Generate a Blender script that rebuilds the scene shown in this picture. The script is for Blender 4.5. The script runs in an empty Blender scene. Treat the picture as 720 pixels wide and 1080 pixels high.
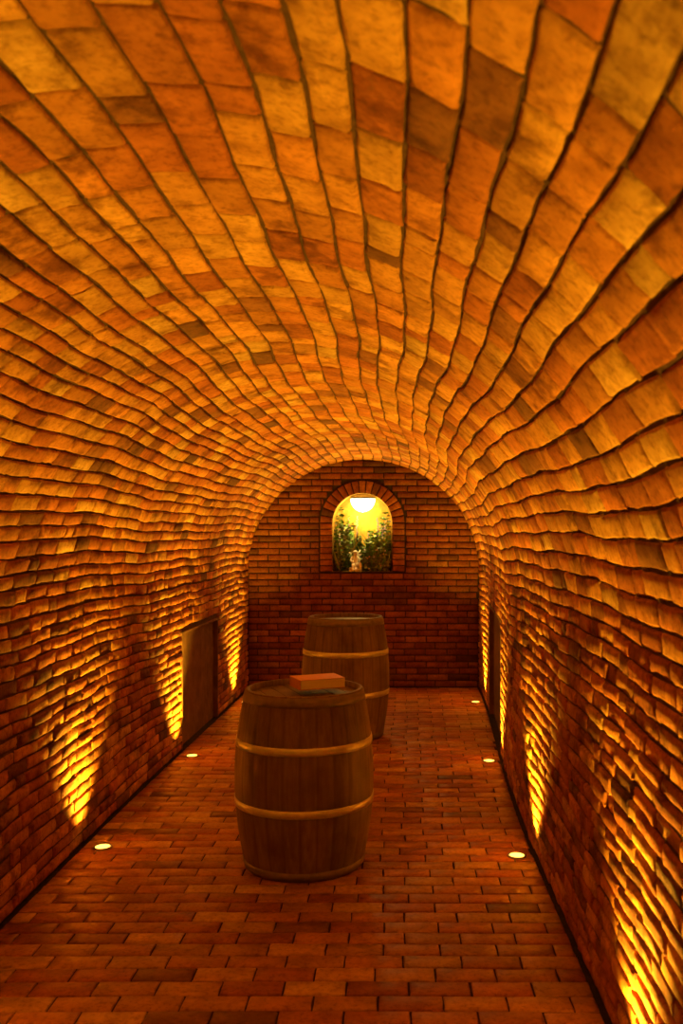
import bpy, math, random
import numpy as np
from mathutils import Vector, Matrix
random.seed(7); rng=np.random.default_rng(7)
scn=bpy.context.scene
scn.view_settings.view_transform='Standard'
scn.view_settings.look='None'
ZOOM=(360,540,1.0)

# ---------------------------------------------------------------- parameters
F=950.0; VPX=416.0; VPY=565.0; H=1.8
S=1.39; R=1.31; LT=2*S+math.pi*R; DFAR=10.69; DNEAR=-0.6
def sm(t): t=np.clip(t,0,1); return t*t*(3-2*t)
def cx(d): return -0.513+0.143*sm((np.asarray(d,float)-5)/(DFAR-5))
def ww(d): return 1.305+0.060*sm((np.asarray(d,float)-5)/(DFAR-5))
def tmap(s,d,n):
    s=np.asarray(s,float); th=np.clip((s-S)/R,0,math.pi)
    px=-np.cos(th); z=S+R*np.sin(th)
    z=np.where(s<S,s,z); z=np.where(s>S+math.pi*R,LT-s,z)
    x=cx(d)+ww(d)*px+n*np.cos(th)
    return np.stack([x,d+0*x,z-n*np.sin(th)],-1)

# ---------------------------------------------------------------- materials
def newmat(name):
    m=bpy.data.materials.new(name); m.use_nodes=True
    nt=m.node_tree; b=nt.nodes['Principled BSDF']; return m,nt,b
def N(nt,t,**k):
    n=nt.nodes.new(t)
    for a,v in k.items(): setattr(n,a,v)
    return n
def mixc(nt,fac,a,b,mode='MIX'):
    m=N(nt,'ShaderNodeMix',data_type='RGBA',blend_type=mode)
    for sock,v in ((m.inputs[0],fac),(m.inputs[6],a),(m.inputs[7],b)):
        if hasattr(v,'links'): nt.links.new(v,sock)
        else: sock.default_value=v if not isinstance(v,tuple) else (*v,1)[:4]
    return m.outputs[2]
def noise(nt,co,scale,detail=4,rough=.6):
    n=N(nt,'ShaderNodeTexNoise'); n.inputs['Scale'].default_value=scale
    n.inputs['Detail'].default_value=detail; n.inputs['Roughness'].default_value=rough
    nt.links.new(co,n.inputs['Vector']); return n.outputs[0]
def ramp(nt,fac,a,b):
    r=N(nt,'ShaderNodeMapRange'); nt.links.new(fac,r.inputs[0])
    r.inputs[1].default_value=a; r.inputs[2].default_value=b; return r.outputs[0]
def brickmat(name,bump=.6,dist=.006,rough=.85,tint=(1,1,1),palef=.5,stain=.0):
    m,nt,b=newmat(name)
    co=N(nt,'ShaderNodeTexCoord').outputs['Object']
    at=N(nt,'ShaderNodeAttribute',attribute_name='bcol').outputs['Color']
    n1=noise(nt,co,9,5); n2=noise(nt,co,45,6,.7); n3=noise(nt,co,2.2,3); n4=noise(nt,co,5.5,7,.65)
    c=mixc(nt,ramp(nt,n1,.35,.7),at,(0.60,.52,.45),'MULTIPLY')
    c=mixc(nt,ramp(nt,n2,.48,.75),c,(0.42,.32,.25),'MULTIPLY')
    pale=mixc(nt,ramp(nt,n2,.60,.76),c,(0.66,.47,.22))
    f=N(nt,'ShaderNodeMath',operation='MULTIPLY'); nt.links.new(ramp(nt,n3,.5,.75),f.inputs[0]); f.inputs[1].default_value=palef
    c=mixc(nt,f.outputs[0],c,pale)
    if stain:
        f2=N(nt,'ShaderNodeMath',operation='MULTIPLY'); nt.links.new(ramp(nt,n4,.53,.63),f2.inputs[0]); f2.inputs[1].default_value=stain
        dk=mixc(nt,1.0,c,(.36,.26,.18),'MULTIPLY'); c=mixc(nt,f2.outputs[0],c,dk)
    c=mixc(nt,1.0,c,tint,'MULTIPLY')
    nt.links.new(c,b.inputs['Base Color']); b.inputs['Roughness'].default_value=rough
    b.inputs['Specular IOR Level'].default_value=.25
    add=N(nt,'ShaderNodeMath',operation='ADD'); nt.links.new(n1,add.inputs[0])
    mu=N(nt,'ShaderNodeMath',operation='MULTIPLY'); nt.links.new(n2,mu.inputs[0]); mu.inputs[1].default_value=.5
    nt.links.new(mu.outputs[0],add.inputs[1])
    bp=N(nt,'ShaderNodeBump'); bp.inputs['Strength'].default_value=bump; bp.inputs['Distance'].default_value=dist*3
    nt.links.new(add.outputs[0],bp.inputs['Height']); nt.links.new(bp.outputs[0],b.inputs['Normal'])
    return m
def simplemat(name,col,rough=.7,metal=0,var=.25,scale=20,bump=.2,spec=.3):
    m,nt,b=newmat(name)
    co=N(nt,'ShaderNodeTexCoord').outputs['Object']
    n=noise(nt,co,scale,5)
    c=mixc(nt,ramp(nt,n,.3,.75),tuple(col),tuple(x*(1-var*2) for x in col))
    nt.links.new(c,b.inputs['Base Color']); b.inputs['Roughness'].default_value=rough; b.inputs['Metallic'].default_value=metal
    b.inputs['Specular IOR Level'].default_value=spec
    bp=N(nt,'ShaderNodeBump'); bp.inputs['Strength'].default_value=bump; bp.inputs['Distance'].default_value=.01
    nt.links.new(n,bp.inputs['Height']); nt.links.new(bp.outputs[0],b.inputs['Normal'])
    return m
def emis(name,col,st):
    m,nt,b=newmat(name); b.inputs['Base Color'].default_value=(*col,1)
    b.inputs['Emission Color'].default_value=(*col,1); b.inputs['Emission Strength'].default_value=st
    return m
M_vault=brickmat('vault_brick',.55,.006,tint=(1,.95,.75),stain=.75)
M_floor=brickmat('floor_brick',.3,.003,.42,tint=(.88,.88,.92),palef=.15)
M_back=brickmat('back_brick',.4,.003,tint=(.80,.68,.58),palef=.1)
M_mortar=simplemat('mortar',(.12,.06,.025),.95,0,.3,30,.8)
M_mortar_d=simplemat('mortar_dark',(.05,.028,.016),.95,0,.3,30,.5)

# ---------------------------------------------------------------- mesh helpers
def link(o,parent=None):
    scn.collection.objects.link(o)
    if parent: o.parent=parent
    return o
def meshobj(name,verts,faces,mats,mi=None,cols=None,smooth=True,parent=None):
    me=bpy.data.meshes.new(name)
    me.from_pydata([tuple(v) for v in np.asarray(verts,float).tolist()],[],[tuple(f) for f in faces])
    for m in mats: me.materials.append(m)
    if mi is not None: me.polygons.foreach_set('material_index',np.asarray(mi,np.int32))
    if smooth is True: me.polygons.foreach_set('use_smooth',[True]*len(me.polygons))
    if cols is not None:
        a=me.color_attributes.new('bcol','FLOAT_COLOR','POINT')
        c=np.ones((len(me.vertices),4),np.float32); c[:,:3]=cols; a.data.foreach_set('color',c.ravel())
    me.update()
    return link(bpy.data.objects.new(name,me),parent)

NU,NV=8,7
def brickgeo(B,D=.03,ns=.0016,nj=.0025,bev=(.006,.011)):
    """B rows: u,v,a,h,off,tu,tv,r,g,b -> curvilinear coords (u,v,n)"""
    B=np.asarray(B,float); n=len(B)
    a=B[:,2,None]; h=B[:,3,None]
    b=rng.uniform(bev[0],bev[1],(n,1)); b=np.minimum(b,np.minimum(a,h)*.4)
    U=np.concatenate([-a,-a+.12*b,-a+b,-a*.35,a*.35,a-b,a-.12*b,a],1)
    V=np.concatenate([-h,-h+.12*b,-h+b,0*h,h-b,h-.12*b,h],1)
    nu=np.concatenate([-D+0*b,-.6*b,0*b,0*b,0*b,0*b,-.6*b,-D+0*b],1)
    nv=np.concatenate([-D+0*b,-.6*b,0*b,0*b,0*b,-.6*b,-D+0*b],1)
    UU=np.repeat(U[:,:,None],NV,2); VV=np.repeat(V[:,None,:],NU,1)
    NN=np.minimum(nu[:,:,None],nv[:,None,:])
    face=(NN>-D*.99)
    NN=NN+face*(B[:,4,None,None]+B[:,5,None,None]*UU+B[:,6,None,None]*VV+rng.normal(0,ns,NN.shape))
    UU=UU+rng.normal(0,nj,NN.shape)*face; VV=VV+rng.normal(0,nj*.7,NN.shape)*face
    UU=UU+B[:,0,None,None]; VV=VV+B[:,1,None,None]
    cols=np.repeat(B[:,7:10],NU*NV,0)
    i,j=np.meshgrid(np.arange(NU-1),np.arange(NV-1),indexing='ij')
    q=np.stack([i*NV+j,(i+1)*NV+j,(i+1)*NV+j+1,i*NV+j+1],-1).reshape(-1,4)
    faces=(q[None]+(np.arange(n)*NU*NV)[:,None,None]).reshape(-1,4)
    return UU.ravel(),VV.ravel(),NN.ravel(),faces,cols

PAL=np.array([(.60,.26,.06),(.64,.32,.08),(.54,.20,.05),(.68,.38,.10),(.44,.15,.04),(.70,.44,.14),(.31,.13,.045),(.21,.095,.035)])
def pick(w):
    c=PAL[rng.choice(len(PAL),p=np.array(w)/sum(w))]; return c*rng.uniform(.8,1.15)
W_ceil=[5,5,4.5,3.2,3,1.3,1.3,.6]; W_wall=[4,3,5,1.5,4,.6,1.6,1]
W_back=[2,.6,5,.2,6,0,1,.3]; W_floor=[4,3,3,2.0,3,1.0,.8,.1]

HATCH_L=(7.57,8.95,.98); HATCH_R=(7.40,9.1,1.10)
def hspan2(hh,z): return None if z>=hh[2] else (hh[0],hh[1])
# ---------------------------------------------------------------- tunnel bricks
sets={'wall_left':[], 'ceiling':[], 'wall_right':[]}
s=0.004; row=0
def rowh(s):
    if s<S: return .069
    th=math.degrees((s-S)/R)
    if s>S+math.pi*R: return .069
    if th<12: return .073
    if th<62: return .078
    if th<78: return .090
    if th<150: return .104
    if th<170: return .090
    return .074
while s<LT-.03:
    h=rowh(s)*random.uniform(.90,1.10)
    if s<S and s+h>S: h=S-s
    if s<S+math.pi*R and s+h>S+math.pi*R: h=S+math.pi*R-s
    if s+h>LT: h=LT-s
    if h<.03: s+=h; continue
    mid=s+h/2
    key='wall_left' if mid<S else ('ceiling' if mid<S+math.pi*R else 'wall_right')
    lf=.25
    d=DNEAR-random.uniform(0,.10)-(row%2)*lf/2
    wall=key!='ceiling'
    low=wall or math.degrees((mid-S)/R)<25 or math.degrees((mid-S)/R)>165
    excl=None
    if key=='wall_left': excl=hspan2(HATCH_L,mid-h*.3)
    if key=='wall_right': excl=hspan2(HATCH_R,LT-mid-h*.3)
    while d<DFAR:
        L=lf*random.uniform(.85,1.10)
        if random.random()<.13: L*=.5
        d0,d1=d,min(d+L,DFAR); d+=L
        segs=[(d0,d1)]
        if excl:
            segs=[]
            if d0<excl[0]: segs.append((d0,min(d1,excl[0])))
            if d1>excl[1]: segs.append((max(d0,excl[1]),d1))
        for e0,e1 in segs:
            if e1-e0<.03: continue
            g=random.uniform(.008,.016)
            sd=.0026 if wall else .0014
            c=pick(W_wall if low else W_ceil)
            sets[key].append((( e0+e1)/2,mid,(e1-e0-g)/2,(h-random.uniform(.007,.014))/2,
               np.clip(rng.normal(0,sd),-.008,.008),rng.normal(0,.012 if wall else .006),rng.normal(0,.025 if wall else .010),*c))
    s+=h; row+=1
def wob(s,d):
    return .014*np.sin(1.3*d+.9*s)+.008*np.sin(3.1*d+2.3*s)+.004*np.sin(8.3*d+5*s)
def mortar(s0,s1,ds,excl=None,n=-.012):
    ss=np.unique(np.round(np.concatenate([np.linspace(s0,s1,max(2,int((s1-s0)/.04)+1)),[excl[3]] if excl else []]),4))
    dd=np.unique(np.round(np.concatenate([np.arange(-3,DFAR+.0,.1),[DFAR+.03],list(excl[:2]) if excl else []]),4))
    A,Bd=np.meshgrid(ss,dd,indexing='ij'); v=tmap(A,Bd,n+0*A).reshape(-1,3)
    f=[]; nd=len(dd)
    for i in range(len(ss)-1):
        for j in range(nd-1):
            if excl and excl[0]-1e-3<=dd[j] and dd[j+1]<=excl[1]+1e-3:
                if excl[2]((ss[i]+ss[i+1])/2,(dd[j]+dd[j+1])/2): continue
            f.append((i*nd+j,i*nd+j+1,(i+1)*nd+j+1,(i+1)*nd+j))
    return v,f
rng_s={'wall_left':(0,S),'ceiling':(S,S+math.pi*R),'wall_right':(S+math.pi*R,LT)}
for key,B in sets.items():
    u,v,n,f,c=brickgeo(B,D=.026,ns=.0012 if key=='ceiling' else .0016,nj=.0028)
    env=np.clip(v/.3,0,1)*np.clip((LT-v)/.3,0,1)
    vv=v+wob(v,u)*env
    P=tmap(vv,u,n)
    ex=None
    if key=='wall_left': ex=(*HATCH_L[:2],lambda q,d:q<HATCH_L[2],HATCH_L[2])
    if key=='wall_right': ex=(*HATCH_R[:2],lambda q,d:LT-q<HATCH_R[2],LT-HATCH_R[2])
    mv,mf=mortar(*rng_s[key],None,ex)
    V=np.concatenate([P,mv]); Fc=np.concatenate([f,np.array(mf)+len(P)])
    mi=np.concatenate([np.zeros(len(f)),np.ones(len(mf))])
    cc=np.concatenate([c,np.ones((len(mv),3))*.2])
    meshobj(key,V,Fc.tolist(),[M_vault,M_mortar],mi,cc)

# ---------------------------------------------------------------- floor
B=[]; y=DNEAR; row=0
while y<DFAR-.01:
    h=min(.112*random.uniform(.98,1.02),DFAR-y)
    c0=float(cx(y)); w=float(ww(y)); x0=c0-w+.01; x1=c0+w-.01
    x=x0-.25*random.uniform(0,.1)-(row%2)*.125
    while x<x1:
        L=.25*random.uniform(.985,1.015); a0=max(x,x0); a1=min(x+L,x1); x+=L
        if a1-a0<.03: continue
        B.append(((a0+a1)/2,y+h/2,(a1-a0-random.uniform(.005,.008))/2,(h-random.uniform(.006,.010))/2,
          rng.uniform(-.004,-.002),rng.normal(0,.003),rng.normal(0,.006),*(pick(W_floor)*np.array([.92,.98,1.15]))))
    y+=h; row+=1
u,v,n,f,c=brickgeo(B,D=.02,ns=.0006,nj=.0012,bev=(.004,.007))
v=v+.006*np.sin(u*2.1+v*.7)
P=np.stack([u,v,n],-1)
mv=np.array([(-2.0,-3,-.011),(1.2,-3,-.011),(1.2,DFAR+.03,-.011),(-2.0,DFAR+.03,-.011)])
meshobj('floor',np.concatenate([P,mv]),f.tolist()+[[len(P)+i for i in range(4)]],[M_floor,M_mortar_d],
   [0]*len(f)+[1],np.concatenate([c,np.ones((4,3))*.1]))

# ---------------------------------------------------------------- back wall with niche
NX=(382-VPX)/F*DFAR; NR=.354; NSP=1.95; NB=1.373; RING=.15
B=[]; z=0.004; row=0; cF=float(cx(DFAR)); wF=float(ww(DFAR))
while z<2.80:
    h=.0745*random.uniform(.98,1.02); zm=z+h/2
    half=wF+.0 if zm<S else (math.sqrt(max(0,1-((z-S)/R)**2))*wF+.02 if z<S+R else 0)
    lo,hi=cF-half,cF+half
    r=NR+RING+.006
    ex=0
    if zm>NSP: t=r*r-(z-NSP)**2; ex=math.sqrt(t) if t>0 else 0
    elif zm>NB: ex=r
    x=cF-wF-random.uniform(0,.02)-(row%2)*.125
    while x<hi:
        L=.25*random.uniform(.97,1.03); a0,a1=max(x,lo),min(x+L,hi); x+=L
        segs=[(a0,a1)]
        if ex>0:
            segs=[]
            if a0<NX-ex: segs.append((a0,min(a1,NX-ex)))
            if a1>NX+ex: segs.append((max(a0,NX+ex),a1))
        for e0,e1 in segs:
            if e1-e0<.025: continue
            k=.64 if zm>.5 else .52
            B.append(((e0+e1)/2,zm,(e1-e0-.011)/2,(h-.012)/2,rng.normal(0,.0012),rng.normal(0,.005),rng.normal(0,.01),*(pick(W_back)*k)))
    z+=h; row+=1
u,v,n,f,c=brickgeo(B,D=.02,ns=.0008,nj=.0015,bev=(.004,.007))
P=np.stack([u,DFAR-n,v],-1)
B2=[]; nv_=17
for i in range(nv_):
    th=math.pi*(i+.5)/nv_
    B2.append((NR+RING/2,th,RING/2-.004,math.pi/nv_*NR*1.2/2-.006,.012+rng.normal(0,.001),0,0,*(pick(W_back)*.85)))
u2,v2,n2,f2,c2=brickgeo(B2,D=.03,ns=.0008,nj=.001,bev=(.004,.006))
ang=np.repeat([b[1] for b in B2],NU*NV); dv=v2-ang
rad=u2; aa=ang+dv/(NR*1.2)
P2=np.stack([NX+rad*np.cos(aa),DFAR-n2,NSP+rad*np.sin(aa)],-1)
B3=[]; z=NB
while z<NSP-.01:
    h=(NSP-NB)/8
    for sd in(-1,1):
        B3.append((NX+sd*(NR+RING/2),z+h/2,RING/2-.004,h/2-.005,.012,0,0,*(pick(W_back)*.85)))
    z+=h
u3,v3,n3,f3,c3=brickgeo(B3,D=.03,ns=.0008,nj=.001,bev=(.004,.006))
P3=np.stack([u3,DFAR-n3,v3],-1)
prof=[]
for i in range(25): prof.append((NX+NR*math.cos(math.pi*i/24),NSP+NR*math.sin(math.pi*i/24)))
for i in range(1,13): prof.append((NX-NR,NSP+(NB-NSP)*i/12))
for i in range(1,13): prof.append((NX-NR+2*NR*i/12,NB))
for i in range(1,12): prof.append((NX+NR,NB+(NSP-NB)*i/12))
np_=len(prof); C=(NX,1.75); mv=[]; 
for (x,z) in prof: mv.append((x,DFAR+.011,z))
for (x,z) in prof:
    dx,dz=x-C[0],z-C[1]; t=min(1.7/abs(dx) if abs(dx)>1e-6 else 1e9,(1.2 if dz>0 else 1.80)/abs(dz) if abs(dz)>1e-6 else 1e9)
    mv.append((C[0]+dx*t,DFAR+.011,C[1]+dz*t))
mf=[(i,(i+1)%np_,np_+(i+1)%np_,np_+i) for i in range(np_)]
allP=[P,P2,P3,np.array(mv)]; off=np.cumsum([0]+[len(p) for p in allP])
FF=f.tolist()+(f2+off[1]).tolist()+(f3+off[2]).tolist()+(np.array(mf)+off[3]).tolist()
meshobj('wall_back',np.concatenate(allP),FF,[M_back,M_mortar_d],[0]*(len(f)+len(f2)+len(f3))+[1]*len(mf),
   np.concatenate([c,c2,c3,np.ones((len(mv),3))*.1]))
M_niche=simplemat('niche_plaster',(.66,.40,.07),.9,0,.3,9,.6)
nd=.34; V=[]; 
for yy in (DFAR-.0,DFAR+nd):
    for (x,z) in prof: V.append((x,yy,z))
Fq=[(i,np_+i,np_+(i+1)%np_,(i+1)%np_) for i in range(np_)]+[tuple(range(np_,2*np_))]
meshobj('wall_niche',V,Fq,[M_niche],smooth=False)
meshobj('wall_front',[(-2,-3,-.02),(1,-3,-.02),(1,-3,2.8),(-2,-3,2.8)],[(0,1,2,3)],[M_mortar],smooth=False)

# ---------------------------------------------------------------- box helper
def box(x0,x1,y0,y1,z0,z1,bev=0):
    return [(x0,y0,z0),(x1,y0,z0),(x1,y1,z0),(x0,y1,z0),(x0,y0,z1),(x1,y0,z1),(x1,y1,z1),(x0,y1,z1)],[(0,3,2,1),(4,5,6,7),(0,1,5,4),(1,2,6,5),(2,3,7,6),(3,0,4,7)]
def multi(name,boxes,mats,mi=None,parent=None,bev=.003):
    V=[];Fc=[];M=[]
    for k,b in enumerate(boxes):
        v,f=box(*b); o=len(V); V+=v; Fc+=[tuple(i+o for i in q) for q in f]; M+=[mi[k] if mi else 0]*6
    ob=meshobj(name,V,Fc,mats,M,smooth=False,parent=parent)
    if bev: 
        m=ob.modifiers.new('bev','BEVEL'); m.width=bev; m.segments=2
    return ob
M_hatch=simplemat('hatch_wood',(.24,.125,.052),.75,0,.3,8,.3)
for side,hh in ((-1,HATCH_L),(1,HATCH_R)):
    y0,y1,zt=hh; n=5; st=(y1-y0)/n
    V=[];Fc=[]; M=[]
    def slab(pts_yz,xa,xb,mi=0):
        o=len(V); m_=len(pts_yz)
        for xo in (xa,xb):
            for (yy,zz) in pts_yz: V.append((float(cx(yy))+side*float(ww(yy))+side*xo,yy,zz))
        Fc.append(tuple(o+i for i in range(m_))); Fc.append(tuple(o+m_+i for i in reversed(range(m_)))); M.extend([mi,mi])
        for i in range(m_): Fc.append((o+i,o+m_+i,o+m_+(i+1)%m_,o+(i+1)%m_)); M.append(mi)
    for i in range(n):
        a,b=y0+i*st+.001,y0+(i+1)*st-.001
        slab([(a,0),(b,0),(b,zt),(a,zt)],.045,.07)
    slab([(y0,zt-.015),(y1,zt-.015),(y1,zt+.005),(y0,zt+.005)],.0,.07)
    for a in (y0-.005,y1-.015): slab([(a,0),(a+.02,0),(a+.02,zt),(a,zt)],-.0,.07)
    meshobj('door_1' if side<0 else 'door_2',V,Fc,[M_hatch],M,smooth=False)

# ---------------------------------------------------------------- barrels
def woodmat(name,c1,c2):
    m,nt,b=newmat(name)
    tc=N(nt,'ShaderNodeTexCoord').outputs['Object']
    mp=N(nt,'ShaderNodeMapping'); mp.inputs['Scale'].default_value=(9,9,.8); nt.links.new(tc,mp.inputs[0])
    n1=noise(nt,mp.outputs[0],5,6,.65); n2=noise(nt,tc,4,4)
    at=N(nt,'ShaderNodeAttribute',attribute_name='bcol').outputs['Color']
    c=mixc(nt,ramp(nt,n1,.3,.7),c1,c2); c=mixc(nt,1.0,c,at,'MULTIPLY')
    c=mixc(nt,ramp(nt,n2,.45,.75),c,(.55,.5,.45),'MULTIPLY')
    nt.links.new(c,b.inputs['Base Color']); b.inputs['Roughness'].default_value=.5; b.inputs['Specular IOR Level'].default_value=.3
    bp=N(nt,'ShaderNodeBump'); bp.inputs['Strength'].default_value=.35; bp.inputs['Distance'].default_value=.004
    nt.links.new(n1,bp.inputs['Height']); nt.links.new(bp.outputs[0],b.inputs['Normal'])
    return m
M_oak=woodmat('barrel_oak',(.23,.16,.065),(.13,.085,.035))
M_hoop=simplemat('hoop_steel',(.80,.88,.88),.34,.45,.12,25,.12,.6)
M_hoopd=simplemat('hoop_steel_dull',(.28,.24,.18),.55,.5,.2,25,.15)
def barrel(x,y,sc,scz,rot,name='wine_barrel'):
    root=bpy.data.objects.new(name,None); root.location=(x,y,.0); root.rotation_euler=(0,0,rot); root.scale=(sc,sc,scz); root.empty_display_size=.3
    link(root)
    Hh=.96; rh=.322; rb=.382; ns=26; per=8; na=ns*per; nz=28
    rad=lambda z: rh+(rb-rh)*(1-(2*z/Hh-1)**2)
    V=[];C=[];Fc=[]
    tone=[random.uniform(.85,1.12) for _ in range(ns)]
    def ring(z,r,groove=.0022):
        for i in range(na):
            k=i%per; g=groove if k==0 else (groove*.25 if k in(1,per-1) else 0)
            a=2*math.pi*i/na; V.append(((r-g)*math.cos(a),(r-g)*math.sin(a),z)); t=tone[i//per]*(.65 if k==0 else 1); C.append((t,t,t))
    nr=0
    for j in range(nz+1): 
        z=Hh*j/nz; ring(z,rad(z)); nr+=1
    ring(Hh+.002,rh-.004); ring(Hh+.002,rh-.020); ring(Hh-.04,rh-.026); nr+=3
    for j in range(nr-1):
        for i in range(na):
            i2=(i+1)%na; Fc.append((j*na+i,j*na+i2,(j+1)*na+i2,(j+1)*na+i))
    Fc.append(tuple(reversed(range(na))))
    meshobj('staves',V,Fc,[M_oak],cols=C,parent=root)
    V=[];Fc=[];C=[]; rr=rh-.022; npk=7; e=[-rr+2*rr*i/npk for i in range(npk+1)]
    for k in range(npk):
        a0,a1=e[k]+.002,e[k+1]-.002; pts=[]
        for t in range(9):
            xx=a0+(a1-a0)*t/8; pts.append((xx,math.sqrt(max(0,rr*rr-xx*xx))))
        poly=pts+[(p[0],-p[1]) for p in reversed(pts)]
        o=len(V); m_=len(poly); tn=random.uniform(.7,1.1)
        for zz in (Hh-.05,Hh-.028):
            for p in poly: V.append((p[0],p[1],zz)); C.append((tn,)*3)
        Fc.append(tuple(o+m_+i for i in range(m_)))
        for i in range(m_): Fc.append((o+i,o+(i+1)%m_,o+m_+(i+1)%m_,o+m_+i))
    meshobj('head',V,Fc,[M_oak],cols=C,smooth=False,parent=root)
    V=[];Fc=[];MI=[]; na=96
    for hi_,(z0,z1) in enumerate(((.004,.05),(.345,.385),(.665,.705),(.905,.955))):
        o=len(V); md=1 if hi_ in (0,3) else 0
        for (z,dr) in ((z0,-.003),(z0,.0035),((z0+z1)/2,.0045),(z1,.0035),(z1,-.003)):
            for i in range(na):
                a=2*math.pi*i/na; r=rad(z)+dr; V.append((r*math.cos(a),r*math.sin(a),z))
        for j in range(4):
            for i in range(na):
                i2=(i+1)%na; Fc.append((o+j*na+i,o+j*na+i2,o+(j+1)*na+i2,o+(j+1)*na+i)); MI.append(md)
        for da in (-.05,.05):
            a=-1.2+da; r=rad((z0+z1)/2)+.004; o=len(V); zc=(z0+z1)/2
            cxr,cyr=r*math.cos(a),r*math.sin(a); tx,ty=-math.sin(a),math.cos(a)
            for i in range(8):
                b=2*math.pi*i/8; V.append((cxr+tx*.007*math.cos(b),cyr+ty*.007*math.cos(b),zc+.007*math.sin(b)))
            V.append((cxr+math.cos(a)*.004,cyr+math.sin(a)*.004,zc))
            for i in range(8): Fc.append((o+i,o+(i+1)%8,o+8)); MI.append(md)
    meshobj('hoops',V,Fc,[M_hoop,M_hoopd],MI,smooth=True,parent=root)
    return root
bx1,by1=(321-VPX)/F*4.99,4.99
barrel(bx1,by1,1,1,.4)
barrel((364.5-VPX)/F*8.15,8.15,1.03,1.115,1.3)

# ---------------------------------------------------------------- book
M_cover=simplemat('book_cover',(.85,.42,.15),.5,0,.08,30,.1)
M_page=simplemat('book_pages',(.98,.96,.9),.8,0,.02,90,.1)
bk=multi('book',[(-.13,.13,-.09,.09,.0,.003),(-.13,.13,-.09,.09,.051,.054),(-.132,-.127,-.09,.09,.0,.054),(-.126,.129,-.0895,.0895,.003,.051)],[M_cover,M_page],[0,0,0,1],bev=.001)
bk.location=(bx1+.07,by1+.02,.9625); bk.rotation_euler=(0,0,.42)

# ---------------------------------------------------------------- floor lights
M_lamp=emis('lamp_glass',(1,.55,.07),4.5)
M_ring=simplemat('lamp_trim',(.4,.36,.3),.35,1,.1,30,.1)
AMB=(1.0,.52,.03)
def uplight(x,y,side,power):
    root=bpy.data.objects.new('recessed_floor_light',None); root.location=(x,y,0); root.empty_display_size=.05; link(root)
    V=[];Fc=[];n=32
    for (r,z) in ((.055,-.004),(.055,.004),(.044,.005),(.042,.001)):
        for i in range(n): a=2*math.pi*i/n; V.append((r*math.cos(a),r*math.sin(a),z))
    for j in range(3):
        for i in range(n): Fc.append((j*n+i,j*n+(i+1)%n,(j+1)*n+(i+1)%n,(j+1)*n+i))
    meshobj('trim_ring',V,Fc,[M_ring],parent=root)
    V=[((.042)*math.cos(2*math.pi*i/n),.042*math.sin(2*math.pi*i/n),.002) for i in range(n)]
    meshobj('glass',V,[tuple(range(n))],[M_lamp],parent=root,smooth=False)
    l=bpy.data.lights.new('spot','SPOT'); l.energy=power; l.color=AMB; l.spot_size=math.radians(92); l.spot_blend=.95; l.shadow_soft_size=.045
    o=bpy.data.objects.new('spot',l); link(o,root); o.location=(0,0,.02); o.rotation_euler=(0,math.pi-side*math.radians(3),0)
for y,p in ((-1.4,230),(.8,270),(3.0,330),(5.21,390),(7.37,470),(9.75,520)):
    uplight(float(cx(y))-float(ww(y))+.13,y,1,p)
for y,p in ((-1.4,230),(.8,270),(2.95,330),(5.07,390),(7.2,470),(9.75,520)):
    uplight(float(cx(y))+float(ww(y))-.105,y,-1,p)

# ---------------------------------------------------------------- niche lamp, plants, figurine
M_dome=emis('niche_lamp_glass',(1,.78,.32),9)
V=[];Fc=[]; n=24
for j in range(7):
    a=math.pi/2*j/6
    for i in range(n): b=2*math.pi*i/n; V.append((.15*math.cos(a)*math.cos(b),.10*math.cos(a)*math.sin(b),-.16*math.sin(a)))
for j in range(6):
    for i in range(n): Fc.append((j*n+i,j*n+(i+1)%n,(j+1)*n+(i+1)%n,(j+1)*n+i))
nl=bpy.data.objects.new('niche_lamp',None); nl.location=(NX,DFAR+.17,NSP+NR-.06); link(nl)
meshobj('glass_dome',V,Fc,[M_dome],parent=nl)
multi('mount_plate',[(-.15,.15,-.1,.1,-.0,.02)],[M_ring],parent=nl)
l=bpy.data.lights.new('bulb','POINT'); l.energy=14; l.color=(1,.68,.14); l.shadow_soft_size=.05
o=bpy.data.objects.new('bulb',l); link(o,nl); o.location=(0,-.06,-.21)

def leafmat():
    m,nt,b=newmat('foliage'); at=N(nt,'ShaderNodeAttribute',attribute_name='bcol').outputs['Color']
    nt.links.new(at,b.inputs['Base Color']); b.inputs['Roughness'].default_value=.55; return m
M_leaf=leafmat()
V=[];Fc=[];C=[]
def clampv(r):
    hw=NR-.012
    if r.z>NSP: hw=math.sqrt(max(.01,(NR-.012)**2-(r.z-NSP)**2))
    return (min(max(r.x,NX-hw),NX+hw),min(max(r.y,DFAR-.01),DFAR+nd-.01),min(max(r.z,NB+.003),NSP+.2))
def blade(p,dirv,L,w,col,droop=.3,seg=5):
    p=Vector(p); d=Vector(dirv).normalized(); side=Vector((random.uniform(.4,1),random.uniform(-.6,.6),random.uniform(-.2,.2))); side=(side-d*side.dot(d)).normalized()
    o=len(V)
    for i in range(seg+1):
        t=i/seg; q=p+d*(L*t)+Vector((0,0,-droop*L*t*t)); wd=w*math.sin(math.pi*min(1,.12+.88*t))*.5+.0008
        for s_ in (-1,1): V.append(clampv(q+side*wd*s_)); C.append(col)
    for i in range(seg): Fc.append((o+2*i,o+2*i+1,o+2*i+3,o+2*i+2))
def blob(p,r,col):
    o=len(V); p=Vector(p)
    for dx,dy,dz in ((1,0,0),(-1,0,0),(0,1,0),(0,-1,0),(0,0,1),(0,0,-1)): V.append(tuple(p+Vector((dx,dy,dz))*r)); C.append(col)
    for q in ((0,2,4),(2,1,4),(1,3,4),(3,0,4),(2,0,5),(1,2,5),(3,1,5),(0,3,5)): Fc.append(tuple(o+i for i in q))
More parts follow.
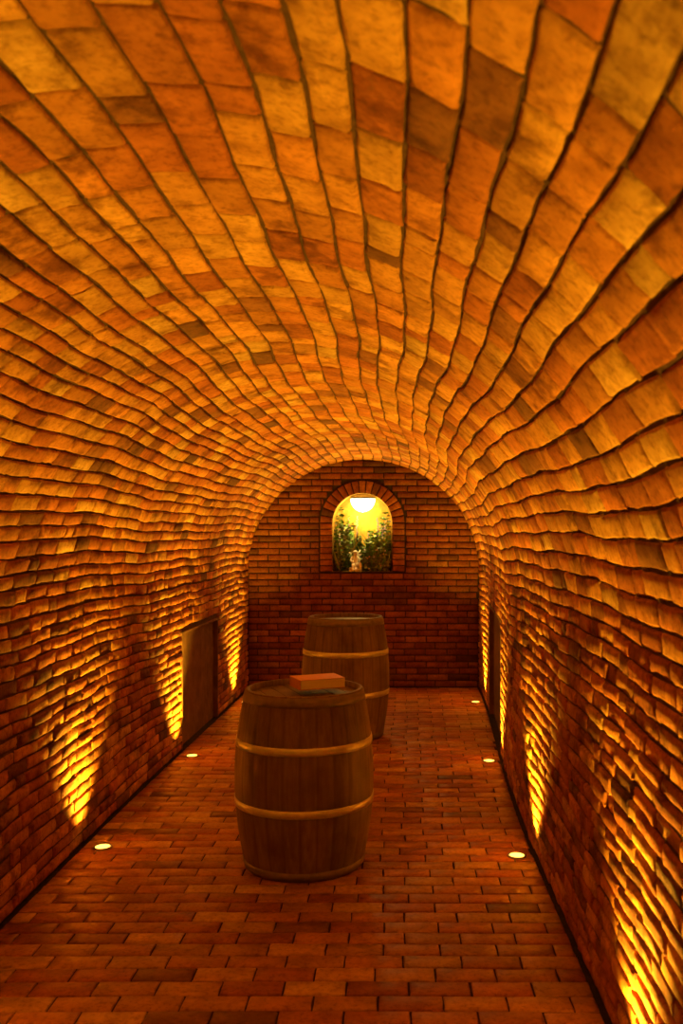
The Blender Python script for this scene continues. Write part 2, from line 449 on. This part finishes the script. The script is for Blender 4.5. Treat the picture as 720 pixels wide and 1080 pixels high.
def sprig(p,dirv,L,lw,col,n=10):
    p=Vector(p); d=Vector(dirv).normalized(); blade(p,d,L,.006,tuple(c*.6 for c in col),0,3)
    for i in range(n):
        t=(i+1)/n; q=p+d*(L*t)
        for s_ in (-1,1):
            blade(q,(s_*random.uniform(.6,1),random.uniform(-.5,.3),random.uniform(.2,.7)),lw*random.uniform(.7,1.2)*(1.2-.5*t),lw*.5,tuple(c*random.uniform(.7,1.35) for c in col),.3,3)
greens=[(.08,.20,.03),(.14,.26,.05),(.03,.08,.02),(.30,.32,.05),(.10,.13,.05)]
FX=NX-.09
def clear(x,y): return not (abs(x-FX)<.115 and y<DFAR+.2)
cnt=0
while cnt<160:
    x=NX+random.uniform(-.32,.32); y=DFAR+random.uniform(.03,.31)
    if not clear(x,y): continue
    cnt+=1; side=(x-NX)/.35
    topz=(.24+.30*abs(side)**.8+(.22 if y>DFAR+.2 else 0))*random.uniform(.6,1.1)
    g=random.choice(greens)
    if random.random()<.6: sprig((x,y,NB+.003),(random.uniform(-.25,.25),random.uniform(-.2,.1),1),topz,.062,g)
    else:
        for i in range(8):
            blade((x,y,NB+.003),(random.uniform(-.5,.5),random.uniform(-.3,.3),1),topz*random.uniform(.6,1.15),random.uniform(.012,.024),tuple(c*random.uniform(.7,1.3) for c in g),random.uniform(.1,.4))
for k in range(20):
    x=NX+random.choice([-1,1,1])*random.uniform(.08,.28); y=DFAR+random.uniform(.06,.28)
    if not clear(x,y): continue
    hgt=random.uniform(.34,.66); lean=random.uniform(-.12,.12)
    blade((x,y,NB),(lean,0,1),hgt,.006,(.15,.2,.06),0)
    col=random.choice([(.30,.18,.45),(.36,.24,.42),(.5,.38,.42)])
    for i in range(16):
        t=.6+.4*i/15; blob((x+lean*hgt*t+random.uniform(-.009,.009),y+random.uniform(-.01,.01),NB+hgt*t),.012*(1.35-t*.7),col)
for k in range(120):
    x=NX+random.uniform(-.31,.31); y=DFAR+random.uniform(.02,.12); z=NB+random.uniform(.015,.26)
    if not clear(x,y): continue
    blob((x,y,z),random.uniform(.007,.015),random.choice([(.85,.8,.7),(.75,.35,.3),(.8,.6,.1),(.55,.55,.85),(.85,.8,.7)]))
meshobj('niche_plants',V,Fc,[M_leaf],cols=C,smooth=False)

M_stone=simplemat('figurine_stone',(.88,.86,.82),.6,0,.05,40,.2)
def skinobj(name,pts,edges,radii,parent,sub=2):
    me=bpy.data.meshes.new(name); me.from_pydata(pts,edges,[]); me.materials.append(M_stone)
    o=bpy.data.objects.new(name,me); link(o,parent)
    m=o.modifiers.new('skin','SKIN'); sv=me.skin_vertices[0].data
    for i,r in enumerate(radii): sv[i].radius=(r,r)
    sv[0].use_root=True
    o.modifiers.new('sub','SUBSURF').levels=sub; o.modifiers['sub'].render_levels=sub
    return o
fg=bpy.data.objects.new('cherub_figurine',None); fg.location=(FX,DFAR+.08,NB+.03*1.15); fg.rotation_euler=(0,0,.3); fg.scale=(1.15,)*3; link(fg)
skinobj('body',[(0,0,.03),(0,0,.075),(0,-.003,.115),(0,-.005,.135),(0,-.008,.165),(0,-.006,.19),
  (.024,-.02,.03),(.035,-.075,.055),(.035,-.085,.0),(.035,-.105,-.005),
  (-.024,-.02,.03),(-.04,-.07,.04),(-.045,-.085,-.005),(-.045,-.105,-.01),
  (.036,-.003,.113),(.052,-.02,.08),(.03,-.055,.07),
  (-.036,-.003,.113),(-.055,-.02,.08),(-.03,-.055,.068)],
 [(0,1),(1,2),(2,3),(3,4),(4,5),(0,6),(6,7),(7,8),(8,9),(0,10),(10,11),(11,12),(12,13),(2,14),(14,15),(15,16),(2,17),(17,18),(18,19)],
 [.034,.030,.026,.013,.031,.024,.022,.017,.012,.009,.022,.017,.012,.009,.014,.011,.008,.014,.011,.008],fg)
V=[];Fc=[]
for sd in (-1,1):
    for r_ in range(4):
        o=len(V); L=.11-.018*r_; a=math.radians(60-22*r_)
        for i in range(5):
            t=i/4; wdt=.013*math.sin(math.pi*(.15+.8*t)); bx_=sd*(.012+L*t*math.cos(a)); bz=.10+L*t*math.sin(a)
            V.append((bx_+sd*wdt*math.sin(a),.03+.004*r_,bz-wdt*math.cos(a))); V.append((bx_-sd*wdt*math.sin(a),.034+.004*r_,bz+wdt*math.cos(a)))
        for i in range(4): Fc.append((o+2*i,o+2*i+1,o+2*i+3,o+2*i+2))
wg=meshobj('wings',V,Fc,[M_stone],parent=fg); so=wg.modifiers.new('s','SOLIDIFY'); so.thickness=.004
V=[];Fc=[];n=12
for (r,z) in ((.07,-.03),(.075,-.005),(.062,.012),(.03,.016)):
    for i in range(n): a=2*math.pi*i/n; rr=r*random.uniform(.85,1.1); V.append((rr*math.cos(a),rr*.8*math.sin(a),z))
for j in range(3):
    for i in range(n): Fc.append((j*n+i,j*n+(i+1)%n,(j+1)*n+(i+1)%n,(j+1)*n+i))
Fc.append(tuple(3*n+i for i in range(n)))
meshobj('rock_base',V,Fc,[M_stone],parent=fg)

# ---------------------------------------------------------------- world + camera
w=bpy.data.worlds.new('world'); scn.world=w; w.use_nodes=True
w.node_tree.nodes['Background'].inputs[0].default_value=(.5,.2,.05,1); w.node_tree.nodes['Background'].inputs[1].default_value=.02
cd=bpy.data.cameras.new('camera'); cam=bpy.data.objects.new('camera',cd); link(cam)
cam.location=(0,0,H); cam.rotation_euler=(math.pi/2,0,0)
cd.sensor_fit='VERTICAL'; cd.sensor_height=36
zx,zy,zk=ZOOM
cd.lens=36*F/1080*zk
cd.shift_x=-(VPX-zx)*zk/1080; cd.shift_y=(VPY-zy)*zk/1080
cd.clip_start=.05
cd.dof.use_dof=(zk==1); cd.dof.focus_distance=5.5; cd.dof.aperture_fstop=4.0
scn.camera=cam
